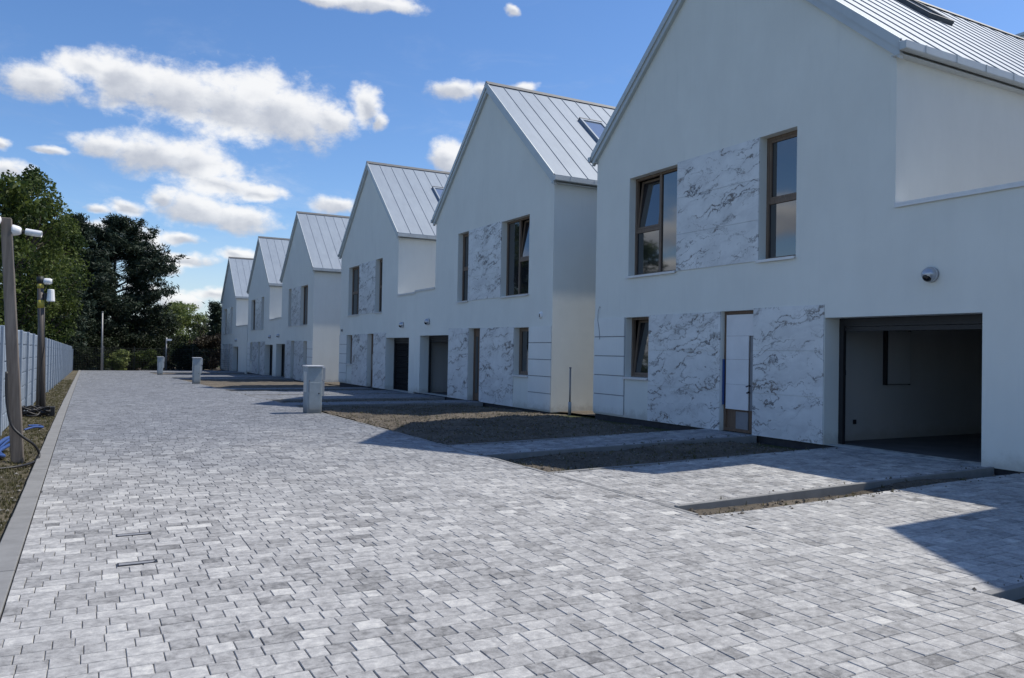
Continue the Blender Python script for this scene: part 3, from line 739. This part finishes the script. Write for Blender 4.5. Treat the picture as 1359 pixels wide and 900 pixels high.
q = MB(); q.lathe([(0, 0), (.07, .0)], Vector((x1-.33, y1-.02, gz(x1, y1)+3.27))+Vector((-.6, -.5, .35)).normalized()*.152, (-.6, -.5, .35), 16); q.build('lens', M['lens'], o)
x2, y2 = -.87, 21.0
e = empty('timber_pole', (x2, y2, gz(x2, y2)), 'dark round timber pole with yellow tape bands, second from the camera', 'pole', 'timber camera poles by the fence')
q = MB(); q.tube([(0, 0, -.3), (-.05, 0, 1.5), (-.12, 0, 3.18)], [.075, .07, .062], 12); q.build('shaft', M['pole_dark'], e, smooth=True)
q = MB(); q.tube([(-.110, 0, 2.93), (-.114, 0, 3.03)], .068, 12); q.build('tape_band', M['yellow'], e, smooth=True); q = MB(); q.tube([(-.090, 0, 2.48), (-.098, 0, 2.66)], .07, 12); q.build('tape_band', M['yellow'], e, smooth=True)
q = MB(); q.tube([(-.115, 0, 3.04), (-.122, 0, 3.2)], .07, 12); q.build('cap', M['wire'], e, smooth=True)
q = MB(); q.tube([(-.02, -.1, 2.5), (.0, -.1, 1.6), (-.07, -.1, .9), (-.02, -.12, .1)], .012, 6); q.build('cable', M['black'], e, smooth=True)
e = empty('pole_camera', (x2-.05, y2, gz(x2, y2)+3.1), 'white camera stub at the very top of the taped pole', 'security camera', 'cameras on the timber poles')
q = MB(); q.lathe([(0, 0), (.06, 0), (.07, .03), (.07, .13), (.05, .17), (0, .175)], (0, 0, 0), (1, -.1, 0), 16); q.build('camera_body', M['white'], e, smooth=True)
q = MB(); q.lathe([(0, 0), (.045, 0)], (.177, -.02, 0), (1, -.1, 0), 16); q.build('lens', M['lens'], e)
e = empty('router_box', (x2+.10, y2-.03, gz(x2, y2)+2.78), 'white tapered box mounted below the camera on the taped pole', 'box')
q = MB(); q.lathe([(0, .14), (.062, .135), (.07, .12), (.088, -.13), (.08, -.145), (0, -.145)], (0, 0, 0), (0, 0, 1), 14); q.build('cover', M['white'], e, smooth=False)
q = MB(); q.box(-.14, -.06, -.03, .03, -.1, .05); q.tube([(-.02, 0, -.145), (-.04, 0, -.2)], .018, 8); q.build('bracket', M['black'], e)
x3, y3 = -1.02, 22.0
q = MB(); q.tube([(x3, y3, gz(x3, y3)-.1), (x3-.01, y3, 2.0)], [.035, .03], 10); o = q.build('fence_stake', M['pole_dark'], smooth=True); tag(o, 'thin dark stake leaning on the pale fence just behind the taped pole', 'stake')
# cables lying on the verge
def cable(name, pts, r, m, label, n=6):
    P = [Vector(p) for p in pts]; out = []
    for i in range(len(P)-1):
        p0, p1, p2, p3 = P[max(i-1, 0)], P[i], P[i+1], P[min(i+2, len(P)-1)]
        for k in range(n):
            t = k/n; out.append(.5*((2*p1)+(-p0+p2)*t+(2*p0-5*p1+4*p2-p3)*t*t+(-p0+3*p1-3*p2+p3)*t**3))
    out.append(P[-1]); q = MB(); q.tube(out, r, 8); o = q.build(name, m, smooth=True); return tag(o, label, 'cable')
g1 = gz(x1, y1)
cable('black_cable', [(x1-.17, y1-.10, 1.2), (x1-.16, y1-.12, .85), (x1-.10, y1-.14, .5), (x1+.03, y1-.16, .33), (x1+.17, y1-.1, .2), (x1+.23, y1, .06), (x1+.2, y1-.15, -.02), (x1+.05, y1-.5, -.03), (x1-.2, y1-.7, -.03), (x1-.6, y1-1.0, -.02)], .017, M['black'], 'thick black cable looping from the nearest pole down to the verge')
rgc = random.Random(3); pts = []
for k in range(60):
    an = k*.62; rr = .24+.07*math.sin(k*1.9); pts.append((x2-.16+rr*1.1*math.cos(an), y2-.35+rr*.9*math.sin(an), gz(x2, y2)+.06+.0028*k+.05*math.sin(k*2.3)))
cable('cable_coil', pts, .02, M['black'], 'heap of coiled black cable on the ground at the foot of the taped pole', 4)
q = MB(); q.box(-.09, .09, -.08, .08, -.06, .18); o = q.build('cable_box', M['black'], loc=(x2+.16, y2-.25, gz(x2, y2)+.05), bevel=.015); tag(o, 'small black box beside the coiled cable at the taped pole', 'box')
q = MB(); q.box(-.05, .05, -.084, -.081, .02, .1); q.build('lid', M['dark'], o)
pts = [(-.92+.1*math.sin(k*1.1), 15.5+.16*math.cos(k*1.37)+.02*k, gz(-.9, 15.5)+.05+.003*k) for k in range(14)]
cable('blue_hose', [(-1.3, 13.2, .02), (-1.12, 13.6, .05), (-1.02, 14.0, .12), (-.93, 14.3, .10), (-1.0, 14.1, .05), (-1.08, 13.4, .03), (-1.0, 13.1, .0), (-1.06, 12.9, .05), (-1.12, 13.2, .10), (-1.05, 13.9, .15), (-.97, 14.15, .15)], .028, M['blue'], 'blue hose bundled on the verge left of the nearest pole')
cable('blue_hose', [(-1.0, 17.2, -.03), (-.85, 17.4, .0), (-.72, 17.55, -.02), (-.8, 17.7, .0), (-.95, 17.5, .02)], .02, M['blue'], 'short blue hose lying on the verge between the two poles')

# ------------------------------------------------------------------ far end: wire fence, poles
YE = 73.0
ef = empty('wire_fence', (5.5, YE, zb(YE)), 'dark see-through wire fence closing the end of the road', 'fence')
xx = -1.2
q = MB(); W_ = 16.0
x = -6.6
for k in range(int(W_/.12)): q.tube([(x+k*.12, 0, -.05), (x+k*.12, 0, 1.85)], .006, 4)
for k in range(11): q.tube([(x, .008, k*.185), (x+W_, .008, k*.185)], .006, 4)
q.build('mesh_panel', M['wire'], ef)
for k in range(8):
    q = MB(); q.box(-.03, .03, -.03, .03, -.1, 2.0); q.build('post', M['wire' if k != 1 else 'greypole'], ef, loc=(-6.6+k*W_/7, .05, 0))
def thinpole(px, Y, pt, label, lamp):
    X, Z = at_depth(px, pt, Y); X0, _ = at_depth(px-1, 491, Y); z = zb(Y)-.05
    e = empty('lamp_pole', (X0, Y, z), label, 'pole', 'grey poles at the end of the road')
    q = MB(); q.tube([(0, 0, -.2), (X-X0, 0, Z-z)], [.085, .06], 8); q.build('shaft', M['greypole'], e, smooth=True)
    q = MB()
    if lamp: q.box(X-X0-.02, X-X0+.42, -.08, .08, Z-z-.28, Z-z-.12)
    else: q.lathe([(.07, 0), (.075, .1), (0, .12)], (X-X0, 0, Z-z), (0, 0, 1), 8)
    q.build('lamp_head' if lamp else 'cap', M['white'] if lamp else M['greypole'], e)
thinpole(136, 71.5, 415, 'taller thin grey pole at the left end of the wire fence', False)
thinpole(221, 73.8, 448, 'shorter thin grey pole with a white head beside the farthest pillar', True)

# ------------------------------------------------------------------ trees
def leaf_mesh(name, m, C, N, size, aspect, tone, parent, flat=0.0, loc=None, droop=0):
    """C: centres (n,3), random oriented leaf quads"""
    n = len(C); a = rng.normal(size=(n, 3)); a[:, 2] *= (1-flat)
    a /= np.linalg.norm(a, axis=1)[:, None]
    b = rng.normal(size=(n, 3)); b -= (b*a).sum(1)[:, None]*a; b /= np.linalg.norm(b, axis=1)[:, None]
    s = (size*rng.uniform(.6, 1.35, n))[:, None]
    L = a*s; Wd = b*s*aspect
    V = np.stack([C-L*.5, C+Wd*.5-L*.05, C+L*.5, C-Wd*.5-L*.05], 1).reshape(-1, 3)
    me = bpy.data.meshes.new(name); me.vertices.add(4*n); me.vertices.foreach_set('co', V.ravel())
    me.loops.add(4*n); me.loops.foreach_set('vertex_index', np.arange(4*n)); me.polygons.add(n)
    me.polygons.foreach_set('loop_start', np.arange(0, 4*n, 4)); me.polygons.foreach_set('loop_total', np.full(n, 4))
    me.materials.append(m); at = me.attributes.new('tone', 'FLOAT', 'FACE'); at.data.foreach_set('value', np.clip(tone, 0, 1))
    me.update(calc_edges=True); me.validate()
    o = bpy.data.objects.new(name, me); col.objects.link(o)
    if parent: o.parent = parent
    return o
def limb(q, p0, p1, r0, r1, bend=.15, n=4, rg=random):
    p0, p1 = Vector(p0), Vector(p1); L = (p1-p0).length; pts = []
    off = Vector((rg.uniform(-1, 1), rg.uniform(-1, 1), rg.uniform(-.3, .8)))*L*bend
    for i in range(n+1):
        t = i/n; pts.append(p0.lerp(p1, t)+off*(4*t*(1-t))*.5)
    q.tube(pts, [r0+(r1-r0)*i/n for i in range(n+1)], 7); return pts
def broadleaf(X, Y, H, W, label, m='leaf', nleaf=16000, seed=1, size=.24, clump=70, base=.22, airy=.0, group='trees beyond the fence', name='broadleaf_tree', cat='tree', spire=False):
    rg = random.Random(seed); z = zg(X, Y)-.2
    e = empty(name, (X, Y, z), label, cat, group)
    q = MB(); hb = H*base; top = (rg.uniform(-.3, .3), rg.uniform(-.3, .3), H*.86)
    limb(q, (0, 0, -.3), top, max(.05, H*.022), .03, .06, 6, rg)
    cl = []
    n = clump
    for k in range(n):
        t = rg.random()**.8; h = hb+(H-hb)*(.02+.96*t)
        prof = math.sin(math.pi*min(1, .12+.88*(1-t)**.75))**.7 if t > .0 else .6
        prof = max(.16, prof); an = rg.uniform(0, 6.283); rad = W/2*prof*(rg.random()**.45)
        c = Vector((rad*math.cos(an)*rg.uniform(.85, 1.15), rad*math.sin(an), h+rg.uniform(-.3, .3)))
        cl.append(c)
        if spire and k % 2: c.z += rg.uniform(0, .06)*H; c.x *= .9
        if spire or k % 3 == 0: limb(q, (0, 0, max(.3, h-rad*.75-rg.uniform(.2, 1))), c, max(.02, H*.008), .012, .2, 4, rg)
    q.build('trunk', M['bark'], e, smooth=True, recalc=False)
    per = nleaf//n; C = []; T = []; VS = 1.25 if spire else .68
    for c in cl:
        r = W*rg.uniform(.085, .15)+.16; k = int(per*rg.uniform(.6, 1.4)); r *= (1-.45*max(0, c.z/H-.6)/.4) if spire else 1; d = rng.normal(size=(k, 3)); d /= np.linalg.norm(d, axis=1)[:, None]
        rad = r*rng.uniform(.25, 1.0, k)**.6
        d = d*rad[:, None]; d[:, 2] *= VS; d[:, :2] *= 1.15
        C.append(np.array(c)+d); T.append(rng.uniform(-.2, .2, k)+rg.uniform(.02, .98))
    leaf_mesh('crown', M[m], np.concatenate(C), None, size, .55, np.concatenate(T), e)
    return e
def pine(X, Y, H, W, label, seed=1, m='needle', nb=70, first=.15, lean=0, shape=1.0, blade=.42, tuft=26):
    rg = random.Random(seed); z = zg(X, Y)-.2
    e = empty('pine_tree', (X, Y, z), label, 'tree', 'trees beyond the fence')
    q = MB(); limb(q, (0, 0, -.3), (lean, 0, H*.98), H*.02, .03, .03, 8, rg)
    C = []; T = []
    for k in range(nb):
        t = (k+rg.random())/nb; h = H*(first+(1-first)*t)
        prof = (1-t)**.72*(.55+.45*min(1, t/.25)) if shape == 1 else (1-t)**.5*min(1, .5+t)
        L = max(.5, W/2*prof*rg.uniform(.55, 1.15)); an = rg.uniform(0, 6.283) if k % 3 else rg.choice((0, math.pi))+rg.uniform(-.5, .5)
        rise = L*rg.uniform(.05, .45); p0 = Vector((lean*t, 0, h-rise*.3)); p1 = Vector((lean*t+L*math.cos(an), L*math.sin(an), h+rise))
        pts = limb(q, p0, p1, max(.02, .055*(1-t)+.015), .01, .12, 5, rg)
        ntw = int(3+L*3.4)
        for j in range(ntw):
            s = .3+.75*(j+rg.random())/ntw; c = p0.lerp(p1, min(s, 1.02))+Vector((rg.uniform(-1, 1), rg.uniform(-1, 1), rg.uniform(-.15, .4)))*L*.13*(.5+s*.5)
            r = rg.uniform(.22, .42)*(1 if H > 6 else .6); kk = int(tuft*rg.uniform(.7, 1.3)); d = rng.normal(size=(kk, 3))*np.array([.55, .55, .30])*r*1.35
            C.append(np.array(c)+d); T.append(np.full(kk, rg.uniform(.1, .9))+rng.uniform(-.15, .15, kk))
    q.build('trunk', M['bark'], e, smooth=True, recalc=False)
    leaf_mesh('crown', M[m], np.concatenate(C), None, blade, .22, np.concatenate(T), e)
    return e
def by_px(px, Y, ptop): X, Z = at_depth(px, ptop, Y); return X, Z-zg(X, Y)+.2
def wpx(w, Y): return w*Y/F*1.0/math.cos(R(28))*.89
X, H = by_px(14, 47, 236); broadleaf(X, 47, H, wpx(128, 47), 'tallest bright green tree at the left edge, behind the nearest pole', nleaf=26000, seed=21, clump=95, size=.17, base=.12, spire=True)
X, H = by_px(62, 58, 284); broadleaf(X, 58, H, wpx(80, 58), 'dull green bushy tree between the left edge tree and the dark pines', nleaf=22000, seed=5, clump=80, size=.19, base=.1, spire=True)
X, H = by_px(-60, 38, 230); broadleaf(X, 38, H, wpx(140, 38), 'green tree past the left edge of the photo behind the fence', nleaf=16000, seed=9, clump=70, base=.12)
X, H = by_px(101, 76, 284); pine(X, 77.5, H, wpx(125, 76), 'dark pine with a pointed top left of the widest pine', seed=2, nb=120)
X, H = by_px(156, 82, 293); pine(X, 82, H, wpx(190, 82), 'widest dark pine with long right-hand branches against the sky', seed=14, nb=175, first=.05, shape=2, tuft=30)
X, H = by_px(60, 68, 325); pine(X, 68, H, wpx(110, 68), 'dark pine hidden behind the dull green bushy tree', seed=4, nb=90)
X, H = by_px(190, 88, 408); broadleaf(X, 88, H, wpx(66, 88), 'dark low tree under the right branches of the widest pine', m='leaf_dark', nleaf=14000, seed=6, clump=60, base=.05)
X, H = by_px(240, 102, 404); broadleaf(X, 102, H, wpx(58, 102), 'pale green sunlit tree between the dark pine and the far house', m='leaf_light', nleaf=16000, seed=8, clump=70, size=.24, base=.05)
X, H = by_px(270, 96, 422); broadleaf(X, 96, H, wpx(36, 96), 'thin sparse tree with few leaves left of the far house', m='leaf_dark', nleaf=1800, seed=12, clump=40, size=.2, base=.35)
X, H = by_px(288, 90, 404); pine(X, 90, H, wpx(22, 90), 'slim dark conifer touching the far house gable', seed=33, nb=60, first=.05)
X, H = by_px(276, 84, 448); broadleaf(X, 84, H, wpx(56, 84), 'brownish dark bush beside the far house', m='leaf_red', nleaf=8000, seed=13, clump=45, base=.02, group='bushes behind the wire fence', name='bush', cat='bush')
bushes = [(112, 76, 440, 60, 'leaf_dark', 'dark bush behind the fence end at the left of the road'), (135, 79, 430, 60, 'leaf_dark', 'dark bush directly behind the taller grey pole'),
          (155, 76, 470, 26, 'leaf_light', 'small pale bush right of the taller grey pole, low behind the wire fence'), (176, 80, 445, 60, 'leaf_dark', 'dark bush in the middle behind the wire fence, under the widest pine'),
          (197, 77, 468, 30, 'leaf', 'green low bush left of the farthest pillar'), (226, 79, 450, 54, 'leaf_dark', 'dark bush behind the shorter grey pole'),
          (252, 78, 462, 44, 'leaf_dark', 'low dark bush between the shorter pole and the brownish bush')]
for i, (px, Y, pt, w, m, lb) in enumerate(bushes):
    X, H = by_px(px, Y, pt); broadleaf(X, Y, H, wpx(w, Y), lb, m=m, nleaf=4500, seed=50+i, clump=34, size=.2, base=.02, group='bushes behind the wire fence', name='bush', cat='bush')
# far wood closing the view behind everything
C = []; T = []
rg = random.Random(77)
for k in range(420):
    x = rg.uniform(-110, 60); y = 128+rg.uniform(-8, 8)+abs(x)*.1; h = rg.uniform(2, 6.5) if x > -8 else rg.uniform(2, 11)
    n = 60; d = rng.normal(size=(n, 3))*np.array([1.6, 1.2, .9]); C.append(np.array([x, y, max(.3, h*rg.random())])+d); T.append(rng.uniform(-.2, .2, n)+rg.uniform(.2, .7))
o = leaf_mesh('far_wood', M['leaf_dark'], np.concatenate(C), None, .95, .7, np.concatenate(T), None); tag(o, 'dark strip of far woodland behind the trees at the end of the road', 'woodland', kind='stuff')

# ------------------------------------------------------------------ camera, sun, sky
cd = bpy.data.cameras.new('camera'); cam = bpy.data.objects.new('camera', cd); col.objects.link(cam)
cd.sensor_width = 36; cd.lens = F/1359*36; cd.clip_end = 3000; cd.clip_start = .05
cam.matrix_world = Matrix(((AR.x, AU.x, -AF.x, 0), (AR.y, AU.y, -AF.y, 0), (AR.z, AU.z, -AF.z, CH), (0, 0, 0, 1)))
sc.camera = cam
SD = Vector((4.3, -.52, 6.4)).normalized()
sl = bpy.data.lights.new('sun', 'SUN'); so = bpy.data.objects.new('sun', sl); col.objects.link(so)
sl.energy = 4.6; sl.angle = R(.53); sl.color = (1, .95, .86)
so.rotation_euler = SD.to_track_quat('Z', 'Y').to_euler(); so.location = (20, -10, 30)
w = bpy.data.worlds.new('World'); sc.world = w; w.use_nodes = True
t = NT(w.node_tree); bg = t.n['Background']
sky = t.new('ShaderNodeTexSky', sky_type='NISHITA'); sky.sun_disc = False
sky.sun_elevation = math.asin(SD.z); sky.sun_rotation = math.atan2(SD.x, SD.y)
sky.air_density = 1.0; sky.dust_density = .35; sky.ozone_density = 2.2
SKY = .135
co = t.vmath('NORMALIZE', t.new('ShaderNodeTexCoord').outputs['Generated'])
sp = t.new('ShaderNodeSeparateXYZ'); t.put(sp.inputs[0], co)
az = t.math('ARCTAN2', sp.outputs[0], sp.outputs[1]); el = t.math('ARCSINE', sp.outputs[2])
cb = t.new('ShaderNodeCombineXYZ'); t.put(cb.inputs[0], az); t.put(cb.inputs[1], el)
P0 = cb.outputs[0]
wv = t.noise(t.vmath('MULTIPLY', P0, (1, 1.5, 1)), 9, 5, .6, out='Color')
P1 = t.vmath('ADD', P0, t.vmath('MULTIPLY', t.vmath('SUBTRACT', wv, (.5, .5, .5)), (.05, .028, 0)))
blobs = [(60, 112, 70, 22), (340, 120, 60, 30), (55, 102, 52, 15), (110, 96, 55, 22), (165, 108, 70, 34), (235, 126, 90, 42), (310, 138, 95, 44), (375, 150, 85, 40), (430, 155, 40, 24), (483, 138, 26, 22), (500, 155, 14, 12),
         (140, 192, 50, 15), (205, 203, 70, 26), (262, 215, 68, 30), (292, 244, 62, 20), (345, 254, 34, 10), (215, 262, 26, 16), (262, 276, 62, 22), (320, 288, 58, 18), (165, 274, 30, 11), (130, 278, 22, 6),
         (150, 305, 50, 11), (190, 318, 36, 13), (235, 316, 34, 8), (240, 344, 50, 10), (310, 338, 34, 9), (240, 400, 44, 12), (285, 392, 30, 8), (215, 360, 30, 8),
         (608, 120, 36, 14), (640, 120, 22, 11), (692, 114, 22, 8), (598, 212, 28, 22), (443, 273, 34, 11), (490, 4, 75, 12), (430, -2, 40, 8), (685, 13, 13, 7), (8, 226, 36, 16), (4, 188, 18, 8), (64, 196, 24, 7),
         (190, 385, 26, 7)]
B = []
for (x, y, rx, ry) in blobs:
    a, e_ = azel(x, y); a1, _ = azel(x+rx, y); _, e1 = azel(x, y-ry); B.append((a, e_, abs(a1-a)*1.15, abs(e1-e_)*1.38))
for (a, e_, ra, re) in ((-47, 9.6, 9, 1.8), (-36, 8.4, 8, 1.5), (-55, 13.5, 6, 2), (-40, 6, 12, .9), (-25, 12, 7, 2.2), (-75, 12, 12, 3), (-100, 20, 14, 4), (-140, 25, 16, 5), (150, 30, 16, 5), (120, 18, 14, 4), (95, 30, 12, 4), (60, 40, 10, 4), (-60, 40, 12, 4), (-20, 50, 12, 5), (-30, 30, 10, 3)):
    B.append((R(a), R(e_), R(ra), R(re)))
m1 = m2 = None
for (a, e_, ra, re) in B:
    d = t.vmath('MULTIPLY', t.vmath('SUBTRACT', P1, (a, e_, 0)), (1/ra, 1/re, 0)); v = t.math('SUBTRACT', 1.0, t.vmath('LENGTH', d, out=1))
    d2 = t.vmath('SUBTRACT', d, (.25, .62, 0)); v2 = t.math('SUBTRACT', 1.0, t.vmath('LENGTH', d2, out=1))
    m1 = v if m1 is None else t.math('MAXIMUM', m1, v); m2 = v2 if m2 is None else t.math('MAXIMUM', m2, v2)
f1 = t.noise(t.vmath('MULTIPLY', P0, (1, 1.35, 1)), 22, 9, .62)
f2 = t.noise(t.vmath('MULTIPLY', P0, (1, 1.35, 1)), 60, 6, .6)
fz = t.math('ADD', t.math('MULTIPLY', t.math('SUBTRACT', f1, .5), 1.5), t.math('MULTIPLY', t.math('SUBTRACT', f2, .5), .5))
dens = t.maprange(t.math('ADD', m1, fz), -.04, .62)
lit = t.math('ADD', t.math('SUBTRACT', m2, t.math('MULTIPLY', m1, .75)), t.math('MULTIPLY', fz, .55))
ccol = t.ramp(t.maprange(lit, -.75, .25), [(0, (.50, .53, .60)), (.5, (.74, .76, .80)), (1, (.98, .98, .98))])
above = t.maprange(el, 0, R(1.5))
CLOUD = 1.0
hs = t.new('ShaderNodeHueSaturation'); hs.inputs['Saturation'].default_value = 1.15; t.put(hs.inputs['Color'], sky.outputs[0]); skc = t.vmath('MULTIPLY', hs.outputs[0], (.90, .97, 1.12))
clc = t.vmath('MULTIPLY', ccol, (CLOUD/SKY, CLOUD/SKY, CLOUD/SKY))
wisp = t.maprange(t.noise(t.vmath('MULTIPLY', P0, (1, 2.4, 1)), 7, 9, .66, .6), .50, .82, 0, .34)
wisp = t.math('MULTIPLY', wisp, t.maprange(el, R(4), R(26), 1, .15))
fac = t.math('MULTIPLY', t.math('MULTIPLY', t.math('MAXIMUM', dens, wisp), above), .93)
low = t.math('MULTIPLY', t.maprange(el, R(0), R(9), 1, 0), .42)
skc = t.mix(low, skc, (.66/SKY, .76/SKY, .88/SKY))
t.put(bg.inputs['Color'], t.mix(fac, skc, clc)); bg.inputs['Strength'].default_value = SKY
sc.view_settings.view_transform = 'Standard'; sc.view_settings.look = 'None'; sc.view_settings.gamma = 1; sc.view_settings.exposure = 0
sc.render.engine = 'CYCLES'
